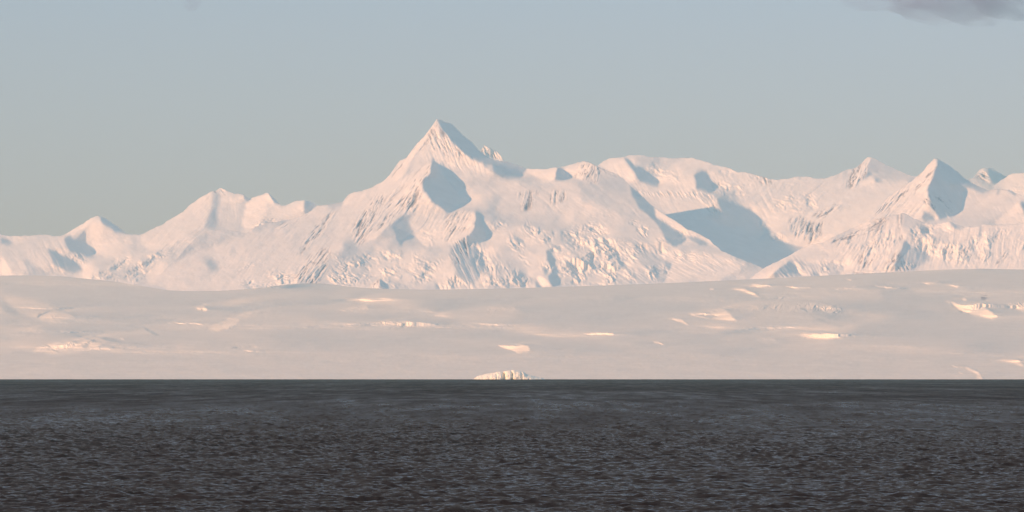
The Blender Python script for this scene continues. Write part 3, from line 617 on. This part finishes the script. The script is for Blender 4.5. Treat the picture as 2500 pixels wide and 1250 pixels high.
# ------------------------------------------------------------ front right massif
layer('mountain', 'front right massif with dark rock bands under its crest and blue cliffs at its left foot', Q_L, [FG], 37000, 670, a0=-24, t0=27,
      flutes=[(T(4, [(800, 800), (1400, 570), (1420, 780), (1330, 1040), (880, 1085)]), 117, 80, 9, 1.4),
              (T(4, [(300, 1100), (430, 965), (700, 1000), (870, 1085)]), 55, 60, 8, 2.4),
              (T(4, [(1430, 700), (2600, 660), (2600, 1040), (1420, 1040)]), 105, 70, 13, 1.3)],
      polys=[
        (T(4, [(280, 1108), (320, 1050), (420, 990), (430, 965), (500, 965), (590, 1000), (640, 1020), (700, 1085), (700, 1100)]), 66, 38, 2),
        (T(4, [(430, 965), (500, 960), (600, 1000), (720, 985), (950, 1000), (870, 1085), (740, 1085), (640, 1060), (620, 1100), (560, 1095), (480, 1010)]), 28, 32, 3),
        (T(4, [(480, 968), (510, 975), (590, 1090), (550, 1090), (500, 1030)]), -45, 40, 1.5),
        (T(4, [(110, 1115), (250, 1012), (520, 872), (900, 900), (900, 980), (500, 950), (320, 1030), (260, 1110)]), -30, 25, 5),
        (T(4, [(1422, 790), (1450, 830), (1600, 880), (1640, 960), (1500, 1045), (1340, 1045), (1370, 940), (1400, 860)]), 42, 34, 4),
        (T(4, [(1422, 790), (1440, 840), (1400, 900), (1390, 960), (1350, 1045), (1330, 1045), (1370, 930), (1405, 850)]), 70, 40, 1.5),
        (T(4, [(1440, 690), (1490, 655), (1560, 670), (1540, 760), (1480, 760), (1430, 740)]), 30, 28, 4),
        (T(4, [(1560, 670), (1615, 700), (1610, 750), (1560, 730)]), 66, 36, 2),
        (T(4, [(1400, 562), (1460, 600), (1600, 650), (1600, 665), (1500, 655), (1430, 720), (1410, 760), (1390, 650)]), 5, 24, 3),
        (T(4, [(1790, 632), (1850, 662), (1930, 684), (1900, 700), (1830, 680)]), 60, 30, 1.5),
        (T(4, [(1900, 690), (2431, 660), (2700, 700), (2700, 1040), (1700, 1040), (1650, 900), (1800, 760)]), -36, 30, 8),
        (T(4, [(1250, 600), (1400, 575), (1390, 700), (1420, 780), (1370, 900), (1300, 1040), (900, 1080), (940, 960), (800, 820), (1050, 700)]), -34, 30, 4)],
      rocks=[(T(4, [(805, 805), (830, 780), (920, 765), (1050, 690), (1180, 630), (1300, 590), (1270, 645), (1190, 700), (1080, 740), (950, 795), (820, 820)]), 150, 12, .45),
             (T(4, [(900, 790), (980, 760), (960, 820), (920, 880)]), 120, 10, .25),
             (T(4, [(1375, 570), (1400, 570), (1390, 680), (1418, 765), (1395, 770), (1365, 700)]), 95, 11, .4),
             (T(4, [(1140, 750), (1210, 640), (1290, 600), (1240, 690), (1160, 760)]), 125, 10, .3),
             (T(4, [(1040, 980), (1080, 900), (1150, 780), (1200, 780), (1215, 900), (1150, 1000), (1050, 1050)]), 115, 12, .1),
             (T(4, [(1225, 1045), (1290, 950), (1370, 880), (1385, 925), (1330, 1045)]), 118, 13, .42),
             (T(4, [(870, 1080), (960, 1060), (1200, 1040), (1180, 1070), (900, 1085)]), 10, 9, .2),
             (T(4, [(1420, 740), (1400, 780), (1360, 870), (1380, 760)]), 100, 9, .2),
             (T(4, [(1900, 900), (1950, 820), (1960, 830), (1920, 920)]), 115, 10, .3),
             (T(4, [(2020, 980), (2100, 800), (2110, 830), (2040, 970)]), 115, 11, .25),
             (T(4, [(2170, 1030), (2240, 920), (2260, 840), (2310, 880), (2270, 940), (2180, 1035)]), 125, 12, .3),
             (T(4, [(2160, 740), (2220, 690), (2200, 780)]), 115, 9, .15),
             (T(4, [(1340, 1045), (1400, 960), (1500, 1000), (1520, 1040)]), 60, 9, .15)],
      kregs=[(T(4, [(1430, 720), (1490, 650), (1600, 655), (1720, 700), (1660, 760), (1600, 800), (1480, 780)]), 20, 8, 2.4),
             (T(4, [(1440, 780), (1640, 760), (1900, 830), (2160, 690), (2300, 700), (2130, 960), (1900, 1000), (1650, 930), (1500, 860)]), 100, 10, 2.6),
             (T(4, [(1650, 670), (1780, 660), (1850, 740), (1700, 740)]), 30, 8, 1.6),
             (T(4, [(930, 950), (1000, 850), (1200, 700), (1350, 700), (1380, 850), (1250, 1000), (1050, 1060)]), 118, 9, 1.6),
             (T(4, [(180, 1070), (300, 1000), (420, 950), (300, 1040), (240, 1100), (120, 1115)]), 130, 7, 1.4),
             (T(4, [(700, 1080), (700, 1000), (840, 980), (950, 1010), (870, 1085)]), 60, 9, 2.4),
             (T(4, [(2300, 720), (2431, 700), (2700, 760), (2700, 900), (2350, 1000)]), 110, 10, 1.6),
             (T(4, [(660, 870), (800, 880), (760, 920)]), 10, 8, .8)])

# ------------------------------------------------------------ the ice field in front
SEA_L = [(-420, 2000), (2900, 2000)]
def b(f, pts, al=-52, th=13, fe=3):
    if al < -44: al, th = al - 2, min(40, 17 + th * 1.5)
    return (T(f, pts), al, th, fe)
fpts = [(x, y) for x, y in FG]
layer('ice_field', 'wide gently rolling snow covered glacier sloping down to the sea', fpts, [[(-420, 926), (2900, 926)]], 20000, 926, a0=-3, t0=2.6, wx=1.0, wy=.03, eps=2e-5, kap=8.0, iters=40,
      und=3.3, undw=(210, 20), rough_sil=.15, mat=M_ICE, back=(3000, 320), cat='ice', extra=4, rowstep=1.5, fine=.9,
      polys=[
        # mauve hollows and swells
        b(0, [(-400, 870), (2900, 870), (2900, 940), (-400, 940)], -38, 3.6, 18),
        b(0, [(0, 700), (300, 700), (420, 712), (600, 712), (500, 770), (300, 760), (0, 720)], 60, 3.6, 14),
        b(0, [(850, 702), (1900, 684), (2500, 664), (2500, 676), (2000, 690), (1700, 712), (1300, 722), (900, 716)], 60, 3.6, 7),
        b(0, [(1200, 745), (1500, 730), (1700, 742), (1720, 770), (1450, 790), (1250, 770)], 60, 3.6, 12),
        b(0, [(600, 850), (1000, 830), (1400, 845), (1400, 860), (900, 862)], 30, 3, 8),
        b(0, [(480, 795), (800, 818), (1200, 808), (1100, 824), (700, 826)], 58, 3.6, 5),
        b(0, [(2000, 735), (2290, 730), (2380, 790), (2500, 800), (2400, 835), (2050, 830), (2100, 800), (2200, 770)], 60, 3.6, 10),
        b(0, [(60, 765), (330, 770), (420, 790), (300, 820), (100, 800)], 25, 3, 10),
        b(9, [(0, 240), (120, 245), (430, 310), (540, 430), (400, 480), (200, 500), (120, 400), (30, 290)], -35, 6, 8),
        b(9, [(0, 280), (60, 310), (160, 400), (330, 460), (440, 500), (200, 480), (80, 420), (0, 350)], 50, 6, 5),
        b(5, [(700, 310), (1100, 275), (1300, 240), (1500, 250), (1560, 300), (1300, 350), (900, 345)], -28, 5, 9),
        b(10, [(520, 380), (700, 300), (1000, 290), (1250, 400), (900, 425), (640, 410)], -22, 5, 8),
        b(10, [(1030, 315), (1100, 350), (1200, 390), (1320, 412), (1240, 412), (1120, 375)], 55, 8, 2),
        b(10, [(700, 180), (780, 150), (920, 190), (1000, 235), (800, 240)], -25, 5, 6),
        b(10, [(1200, 160), (1400, 140), (1520, 170), (1560, 230), (1250, 235)], -20, 5, 6),
        b(10, [(1000, 150), (1100, 150), (1180, 230), (980, 225)], -20, 5, 6),
        b(10, [(1700, 150), (1900, 130), (2300, 150), (2400, 190), (1830, 220)], -14, 4, 6),
        b(10, [(1750, 270), (2000, 250), (2200, 370), (2000, 370)], 35, 4, 5),
        # bright broken ice steps
        b(9, [(275, 742), (330, 705), (420, 688), (440, 720), (520, 752), (400, 752)], -58, 24, 1.5),
        b(9, [(360, 700), (480, 660), (600, 640), (640, 655), (560, 700), (640, 745), (440, 752)], -58, 26, 1.5),
        b(9, [(600, 660), (700, 628), (820, 612), (800, 650), (720, 690), (800, 725), (640, 750), (560, 720)], -58, 24, 1.5),
        b(9, [(760, 650), (840, 613), (930, 615), (990, 640), (900, 675), (860, 712), (760, 735)], -56, 20, 2),
        b(9, [(850, 660), (1000, 640), (1180, 670), (1150, 700), (900, 710)], -30, 7, 5),
        b(9, [(1020, 628), (1110, 612), (1080, 640)], -55, 20, 1),
        b(9, [(200, 560), (250, 540), (330, 522), (390, 525), (330, 545), (240, 575)], -52, 14, 2),
        b(9, [(360, 470), (340, 440), (430, 400), (600, 400), (660, 450), (520, 490), (440, 480)], -28, 8, 5),
        b(9, [(320, 440), (350, 410), (440, 380), (370, 420), (330, 445)], 68, 30, .8),
        b(9, [(1690, 360), (1770, 338), (1820, 370), (1790, 390), (1720, 378)], -55, 24, 1.5),
        b(9, [(1745, 370), (1765, 360), (1760, 383)], 70, 34, .6),
        b(9, [(1255, 535), (1275, 535), (1310, 555), (1380, 590), (1400, 600), (1330, 590), (1280, 560)], 65, 18, 1),
        b(9, [(1460, 488), (1640, 478), (1760, 490), (1880, 495), (1700, 500)], -54, 14, 1.2),
        b(9, [(1950, 460), (2200, 400), (2480, 378), (2300, 410), (2160, 440), (2000, 470)], -56, 22, 1.5),
        b(9, [(1800, 545), (1930, 490), (2080, 455), (2100, 470), (1980, 540), (1900, 560)], -56, 18, 2),
        b(9, [(2110, 720), (2240, 735), (2160, 735)], -55, 16, 1), b(9, [(2010, 705), (2040, 700), (2110, 718), (2050, 712)], 65, 20, .8),
        b(5, [(1640, 238), (1790, 208), (1800, 222), (1700, 238)], -55, 16, 1.2),
        b(5, [(1840, 294), (1900, 281), (1990, 279), (2050, 291), (1960, 303), (1880, 312)], -48, 10, 2),
        b(5, [(2110, 262), (2200, 245), (2260, 270), (2230, 280)], -52, 16, 1.5),
        b(5, [(2330, 240), (2400, 218), (2500, 215), (2520, 225), (2400, 250)], -52, 18, 1.5),
        b(5, [(2150, 250), (2500, 212), (2560, 250), (2400, 290), (2250, 290)], -24, 5, 6),
        b(10, [(335, 160), (400, 155), (390, 163)], -55, 16, .8),
        b(10, [(460, 155), (600, 148), (680, 190), (740, 225), (640, 195), (560, 165)], -56, 18, 2),
        b(10, [(630, 140), (680, 123), (790, 128), (700, 150)], -54, 18, 1.2),
        b(10, [(880, 142), (1060, 140), (960, 158)], -54, 16, 1),
        b(10, [(1195, 165), (1350, 140), (1380, 142), (1240, 165)], -54, 14, 1),
        b(10, [(1480, 136), (1560, 138), (1680, 155), (1600, 158)], -54, 16, 1.2), b(10, [(1560, 122), (1740, 118), (1680, 126)], -50, 13, 1),
        b(10, [(1800, 112), (1940, 108), (1850, 132)], -50, 13, 1), b(10, [(1960, 135), (2060, 133), (2040, 150)], -50, 13, 1), b(10, [(1290, 98), (1340, 90), (1320, 104)], -52, 14, .8),
        b(10, [(85, 357), (170, 358), (215, 385), (225, 405), (160, 380)], -56, 20, 1.2),
        b(10, [(210, 325), (360, 310), (480, 285), (700, 265), (690, 295), (480, 300), (560, 375), (540, 385), (400, 362), (250, 340)], -54, 16, 1.5),
        b(10, [(340, 330), (420, 340), (380, 352), (260, 335)], 40, 7, 1),
        b(10, [(700, 268), (850, 240), (1050, 238), (1200, 270), (1240, 300), (1180, 320), (1100, 290), (1030, 300), (900, 290), (750, 285)], 5, 12, 2),
        b(10, [(980, 288), (1010, 290), (1040, 320), (1010, 305)], 68, 30, .8),
        b(10, [(1950, 238), (2010, 238), (2080, 270), (2250, 245), (2240, 290), (2330, 345), (2280, 370), (2130, 330), (2060, 310), (2010, 270)], -54, 18, 2),
        b(10, [(1995, 248), (2060, 305), (2140, 335), (2070, 320), (2010, 280)], 62, 20, .8),
        b(10, [(2075, 225), (2100, 215), (2120, 235), (2100, 245)], -50, 22, 1),
        b(10, [(2370, 260), (2500, 240), (2700, 260), (2700, 330), (2500, 320)], -40, 14, 2),
        b(10, [(950, 470), (1010, 450), (1260, 460), (1250, 480), (1140, 505), (1040, 495)], -46, 10, 3),
        b(10, [(1000, 495), (1150, 510), (1260, 545), (1120, 530)], -30, 6, 4),
        b(10, [(710, 492), (760, 492), (750, 500)], -54, 16, .8), b(10, [(640, 500), (800, 490), (840, 520), (700, 510)], -30, 6, 3),
        b(6, [(340, 352), (400, 343), (495, 345), (495, 355), (400, 356)], -54, 18, 1),
        b(6, [(0, 402), (75, 400), (85, 430), (20, 442), (50, 425)], -54, 16, 1.2), b(6, [(95, 398), (175, 404), (120, 405)], -52, 14, .8),
        b(0, [(1215, 843), (1290, 840), (1292, 858), (1262, 862)], -52, 15, 1.2),
        b(6, [(690, 390), (715, 392), (750, 405), (700, 398)], -55, 20, .8),
        b(10, [(2000, 678), (2060, 680), (2090, 690), (2030, 690)], -54, 15, 1.2),
        b(10, [(2085, 685), (2130, 690), (2200, 725), (2225, 770), (2180, 770), (2180, 740), (2130, 715)], -56, 22, 1.5),
        b(10, [(2200, 725), (2240, 770), (2225, 772)], 60, 16, 1),
        b(10, [(2050, 720), (2100, 738), (2060, 730)], -54, 15, .8),
        b(10, [(2250, 665), (2400, 630), (2470, 640), (2500, 680), (2600, 720), (2480, 690), (2400, 660)], -52, 15, 2),
        b(10, [(1750, 620), (2000, 600), (2000, 680), (1800, 690)], -20, 4, 8)],
      rocks=[(T(10, [(2178, 212), (2200, 204), (2256, 204), (2250, 226), (2190, 226)]), 0, 12, .7),
             (T(10, [(2070, 230), (2090, 222), (2100, 243), (2085, 246)]), 60, 8, .35),
             (T(9, [(1802, 288), (1826, 284), (1828, 290), (1806, 293)]), 0, 8, .6),
             (T(9, [(2012, 703), (2042, 698), (2044, 706), (2020, 709)]), 0, 8, .45),
             (T(9, [(318, 440), (350, 408), (440, 380), (400, 405), (335, 447)]), 145, 9, .15)],
      kregs=[(T(9, [(275, 740), (360, 680), (480, 650), (820, 606), (940, 612), (900, 660), (700, 690), (600, 720), (430, 750)]), 160, 7, 1.5),
             (T(9, [(1800, 545), (1950, 450), (2200, 395), (2480, 372), (2480, 420), (2160, 470), (1980, 560)]), 165, 6, 3.0),
             (T(9, [(330, 440), (430, 380), (480, 410), (460, 480)]), 30, 6, 3.0),
             (T(9, [(200, 560), (330, 515), (400, 525), (260, 580)]), 160, 6, 3),
             (T(5, [(1640, 240), (1790, 205), (1870, 215), (1760, 240)]), 160, 6, 3.0),
             (T(5, [(2330, 240), (2400, 212), (2600, 210), (2420, 255)]), 160, 6, 4),
             (T(5, [(1825, 300), (1900, 275), (2060, 290), (1960, 318)]), 165, 6, 4),
             (T(10, [(470, 300), (700, 262), (850, 236), (1060, 236), (1250, 270), (1250, 310), (1180, 325), (1100, 295), (1030, 315), (900, 290), (700, 300)]), 160, 7, 7.0),
             (T(10, [(560, 160), (700, 190), (800, 235), (720, 228)]), 40, 6, 1.6),
             (T(10, [(2050, 260), (2260, 240), (2260, 300), (2300, 350), (2120, 320)]), 150, 7, 5.0),
             (T(10, [(2350, 250), (2500, 236), (2800, 260), (2700, 320), (2450, 300)]), 20, 7, 6.0),
             (T(10, [(950, 470), (1010, 445), (1280, 455), (1240, 490), (1140, 510), (1030, 500)]), 165, 6, 3.0),
             (T(9, [(1950, 690), (2100, 680), (2350, 670), (2300, 740), (2100, 740)]), 5, 6, 1.6)])

# ------------------------------------------------------------ ice cliff at the water's edge
def ice_block():
    Yc = 19700.0
    xs = np.arange(1156, 1330, .7)
    crest = np.interp(xs, [1156, 1166, 1185, 1205, 1216, 1228, 1240, 1256, 1268, 1278, 1286, 1300, 1320, 1330], [926, 918, 913, 910, 907, 907, 904.5, 903.5, 906, 908, 914, 918, 922, 926])
    crest = crest + .35 * fbm(xs / 7, xs * 0, 71, 3)
    rows = 26
    t = np.linspace(0, 1, rows)[:, None]
    PX = np.repeat(xs[None], rows, 0)
    PY = crest[None] + t * (931 - crest[None])
    # bulging columns with clefts between them
    cleft = 0
    for c_, w_, d_ in ((1213, 1.4, 6), (1231, 4.2, 26), (1251, 2.6, 18), (1275, 2.0, 9)):
        cleft = cleft + d_ * np.exp(-((PX - c_ + 3 * (t - .5) ** 2 * 4 + .8 * fbm(PY / 6, PX * 0, 72, 2)) / w_) ** 2)
    D = cleft * np.clip(t * 3, .2, 1) + 2.2 * fbm(PX / 8, PY / 6, 73, 3) + 30 * (1 - t) ** 2.2 + (PX - 1240) ** 2 * .0022
    V = to_world(PX, PY, Yc + D)
    B1 = V[0].copy(); B1[:, 1] += 60; B1[:, 2] -= 1
    B2 = V[0].copy(); B2[:, 1] += 140; B2[:, 2] = -2
    V = np.concatenate([np.stack([B2, B1]), V], 0)
    o = mesh_grid('iceberg', V, [M_BERG], {'rock': np.zeros(V.shape[:2])})
    tag(o, 'small cream white block of ice with rounded grey clefts standing at the waterline', 'iceberg')
M_BERG = mat_snow('berg_ice', (0.93, 0.89, 0.80))
ice_block()

# ------------------------------------------------------------ sea
def ocean_tile(Lm, N, seed, wind, hs, wdir=(0.22, -1.0)):
    rs = np.random.RandomState(seed)
    k = 2 * np.pi * np.fft.fftfreq(N, Lm / N)
    kx, ky = np.meshgrid(k, k)
    kk = np.sqrt(kx ** 2 + ky ** 2); kk[0, 0] = 1
    wl = wind ** 2 / 9.81
    d = np.array(wdir) / np.hypot(*wdir)
    cs = (kx * d[0] + ky * d[1]) / kk
    P = np.exp(-1 / (kk * wl) ** 2) / kk ** 4 * (0.06 + cs ** 6) * np.exp(-(kk * .04) ** 2)
    P[0, 0] = 0
    h = np.fft.ifft2((rs.randn(N, N) + 1j * rs.randn(N, N)) * np.sqrt(P)).real
    return (h / h.std() * hs / 4).astype(np.float32)
def tsample(A, Lm, x, y):
    N = A.shape[0]
    u = (x / Lm * N); v = (y / Lm * N)
    i = np.floor(u).astype(np.int64); j = np.floor(v).astype(np.int64); fu = u - i; fv = v - j
    i %= N; j %= N; i1 = (i + 1) % N; j1 = (j + 1) % N
    return (A[j, i] * (1 - fu) + A[j, i1] * fu) * (1 - fv) + (A[j1, i] * (1 - fu) + A[j1, i1] * fu) * fv

def sea():
    rows = [30, 60, 100, 150, 210, 280, 350, 400]
    r = 430.0
    while r < 3600:
        rows.append(r); r += 0.30 * (r / 450) ** 1.34
    while r < 26000:
        rows.append(r); r *= 1.005
    rows.append(40000)
    rows = np.array(rows)
    az = np.concatenate([np.linspace(-60, -7, 20)[:-1], np.linspace(-7, -5.2, 30)[:-1], np.linspace(-5.2, 5.2, 860), np.linspace(5.2, 7, 30)[1:], np.linspace(7, 60, 20)[1:]])
    tn = np.tan(np.radians(az))
    Yy = np.repeat(rows[:, None], len(tn), 1); Xx = Yy * tn[None]
    A = ocean_tile(160.0, 512, 5, 2.9, 0.42); B = ocean_tile(67.0, 512, 8, 1.7, 0.30)
    a = math.radians(-16); c, s = math.cos(a), math.sin(a)
    Cw = ocean_tile(900.0, 512, 12, 8.0, 0.42, (-.15, -1.0))
    patch = 1 + .45 * fbm(Xx / 160, Yy / 420, 81, 3)
    Z = tsample(A, 160.0, Xx, Yy) + tsample(B, 67.0, Xx * c + Yy * s, -Xx * s + Yy * c) * patch + tsample(Cw, 900.0, Xx, Yy)
    Z[:, :20] *= .3; Z[:, -20:] *= .3
    Z *= np.interp(rows, [0, 400, 430, 26000, 40000], [.2, .5, 1, 1, 0])[:, None]
    V = np.stack([Xx, Yy, Z], -1)
    m, n, b = mat_new('sea_water')
    b.inputs['Base Color'].default_value = (0.014, 0.011, 0.011, 1)
    ra = n.nodes.new('ShaderNodeAttribute'); ra.attribute_name = 'chop'; n.links.new(ra.outputs['Fac'], b.inputs['Roughness'])
    b.inputs['IOR'].default_value = 1.333
    b.inputs['Specular IOR Level'].default_value = 0.175
    b.inputs['Specular Tint'].default_value = (1.0, .84, .80, 1)
    tc = n.nodes.new('ShaderNodeNewGeometry')
    nz = n.nodes.new('ShaderNodeTexNoise'); nz.inputs['Scale'].default_value = 1.1; nz.inputs['Detail'].default_value = 8; nz.inputs['Roughness'].default_value = .65
    n.links.new(tc.outputs['Position'], nz.inputs['Vector'])
    bp = n.nodes.new('ShaderNodeBump'); bp.inputs['Strength'].default_value = 1.0; bp.inputs['Distance'].default_value = 0.35
    n.links.new(nz.outputs[0], bp.inputs['Height'])
    n.links.new(bp.outputs[0], b.inputs['Normal'])
    rough = np.repeat(np.interp(rows, [0, 500, 1200, 3000, 6000], [.17, .17, .25, .42, .52])[:, None], len(tn), 1)   # ripples too small for the mesh
    rough = rough + np.clip(rows / 3000, 0, 1)[:, None] * (.10 * fbm(Xx / 9, Yy / 170, 83, 3) + .07 * fbm(Xx / 70, Yy / 900, 86, 2))
    o = mesh_grid('sea', V, [m], {'chop': rough}, flip=True)
    tag(o, 'dark rippled grey sea', None, None, 'structure')
sea()

# ------------------------------------------------------------ clouds, beyond the haze
def cloud(loc, size, label, dens, seed):
    import bmesh
    bm = bmesh.new()
    bmesh.ops.create_icosphere(bm, subdivisions=4, radius=1.0)
    for v in bm.verts:
        x, y, z = v.co
        n = float(fbm(np.array([x * 2.3 + y]), np.array([z * 2.3 - y]), seed, 3)[0])
        v.co *= 1 + .22 * n
        v.co.x *= size[0]; v.co.y *= size[1]; v.co.z *= size[2]
    me = bpy.data.meshes.new('cloud'); bm.to_mesh(me); bm.free()
    m = bpy.data.materials.new('cloud_vapour'); m.use_nodes = True
    n = m.node_tree; n.nodes.clear()
    o_ = n.nodes.new('ShaderNodeOutputMaterial'); v = n.nodes.new('ShaderNodeVolumePrincipled')
    v.inputs['Color'].default_value = (0.46, 0.37, 0.72, 1)
    tc = n.nodes.new('ShaderNodeTexCoord')
    mpg = n.nodes.new('ShaderNodeVectorMath'); mpg.operation = 'DIVIDE'; mpg.inputs[1].default_value = size
    n.links.new(tc.outputs['Object'], mpg.inputs[0])
    ln = n.nodes.new('ShaderNodeVectorMath'); ln.operation = 'LENGTH'
    n.links.new(mpg.outputs[0], ln.inputs[0])
    nz = n.nodes.new('ShaderNodeTexNoise'); nz.inputs['Scale'].default_value = 1.9; nz.inputs['Detail'].default_value = 5
    ad = n.nodes.new('ShaderNodeVectorMath'); ad.operation = 'ADD'; ad.inputs[1].default_value = (seed, seed * 2.0, 0)
    n.links.new(mpg.outputs[0], ad.inputs[0]); n.links.new(ad.outputs[0], nz.inputs['Vector'])
    s1 = n.nodes.new('ShaderNodeMath'); s1.operation = 'SUBTRACT'
    s2 = n.nodes.new('ShaderNodeMath'); s2.operation = 'MULTIPLY_ADD'; s2.inputs[1].default_value = 2.6; s2.inputs[2].default_value = -.45
    n.links.new(nz.outputs[0], s2.inputs[0]); n.links.new(s2.outputs[0], s1.inputs[0]); n.links.new(ln.outputs[0], s1.inputs[1])
    mr = n.nodes.new('ShaderNodeMapRange'); mr.inputs[1].default_value = 0; mr.inputs[2].default_value = .8; mr.inputs[3].default_value = 0; mr.inputs[4].default_value = dens
    n.links.new(s1.outputs[0], mr.inputs[0])
    n.links.new(mr.outputs[0], v.inputs['Density']); n.links.new(v.outputs[0], o_.inputs['Volume'])
    me.materials.append(m)
    o = bpy.data.objects.new('cloud', me); S.collection.objects.link(o); o.location = loc
    tag(o, label, 'cloud')
YC = 110000.0

def cp(px, py): return ((px - 1250) * K * YC, YC, CAM_H + (EYE - py) * K * YC)
cloud(cp(2330, -18), (1300, 1400, 580), 'soft purple grey cloud at the upper right corner of the sky', .0011, 3)
cloud(cp(2150, 8), (700, 900, 150), 'thin faint wisp just left of the purple grey cloud', .0004, 5)
cloud(cp(2495, -10), (900, 800, 420), 'small purple cloud scrap at the extreme right edge of the sky', .0012, 7)
cloud(cp(470, 12), (190, 260, 110), 'tiny faint grey wisp alone in the upper left sky', .0012, 9)

# ------------------------------------------------------------ haze
def haze():
    x, y0, y1, z0, z1 = 16000, -2000, 82000, -3200, 5200
    vs = [(sx, yy, zz) for sx in (-x, x) for yy in (y0, y1) for zz in (z0, z1)]
    f = [(0, 1, 3, 2), (4, 6, 7, 5), (0, 4, 5, 1), (2, 3, 7, 6), (0, 2, 6, 4), (1, 5, 7, 3)]
    me = bpy.data.meshes.new('haze'); me.from_pydata(vs, [], f)
    m = bpy.data.materials.new('haze_air'); m.use_nodes = True
    n = m.node_tree; n.nodes.clear()
    o_ = n.nodes.new('ShaderNodeOutputMaterial'); v = n.nodes.new('ShaderNodeVolumePrincipled')
    v.inputs['Color'].default_value = (0.46, 0.87, 1.0, 1)
    v.inputs['Density'].default_value = 0.43 / 45000
    v.inputs['Anisotropy'].default_value = 0.0
    n.links.new(v.outputs[0], o_.inputs['Volume'])
    me.materials.append(m)
    o = bpy.data.objects.new('haze', me); S.collection.objects.link(o)
    tag(o, 'thin bluish air', None, None, 'stuff')
haze()
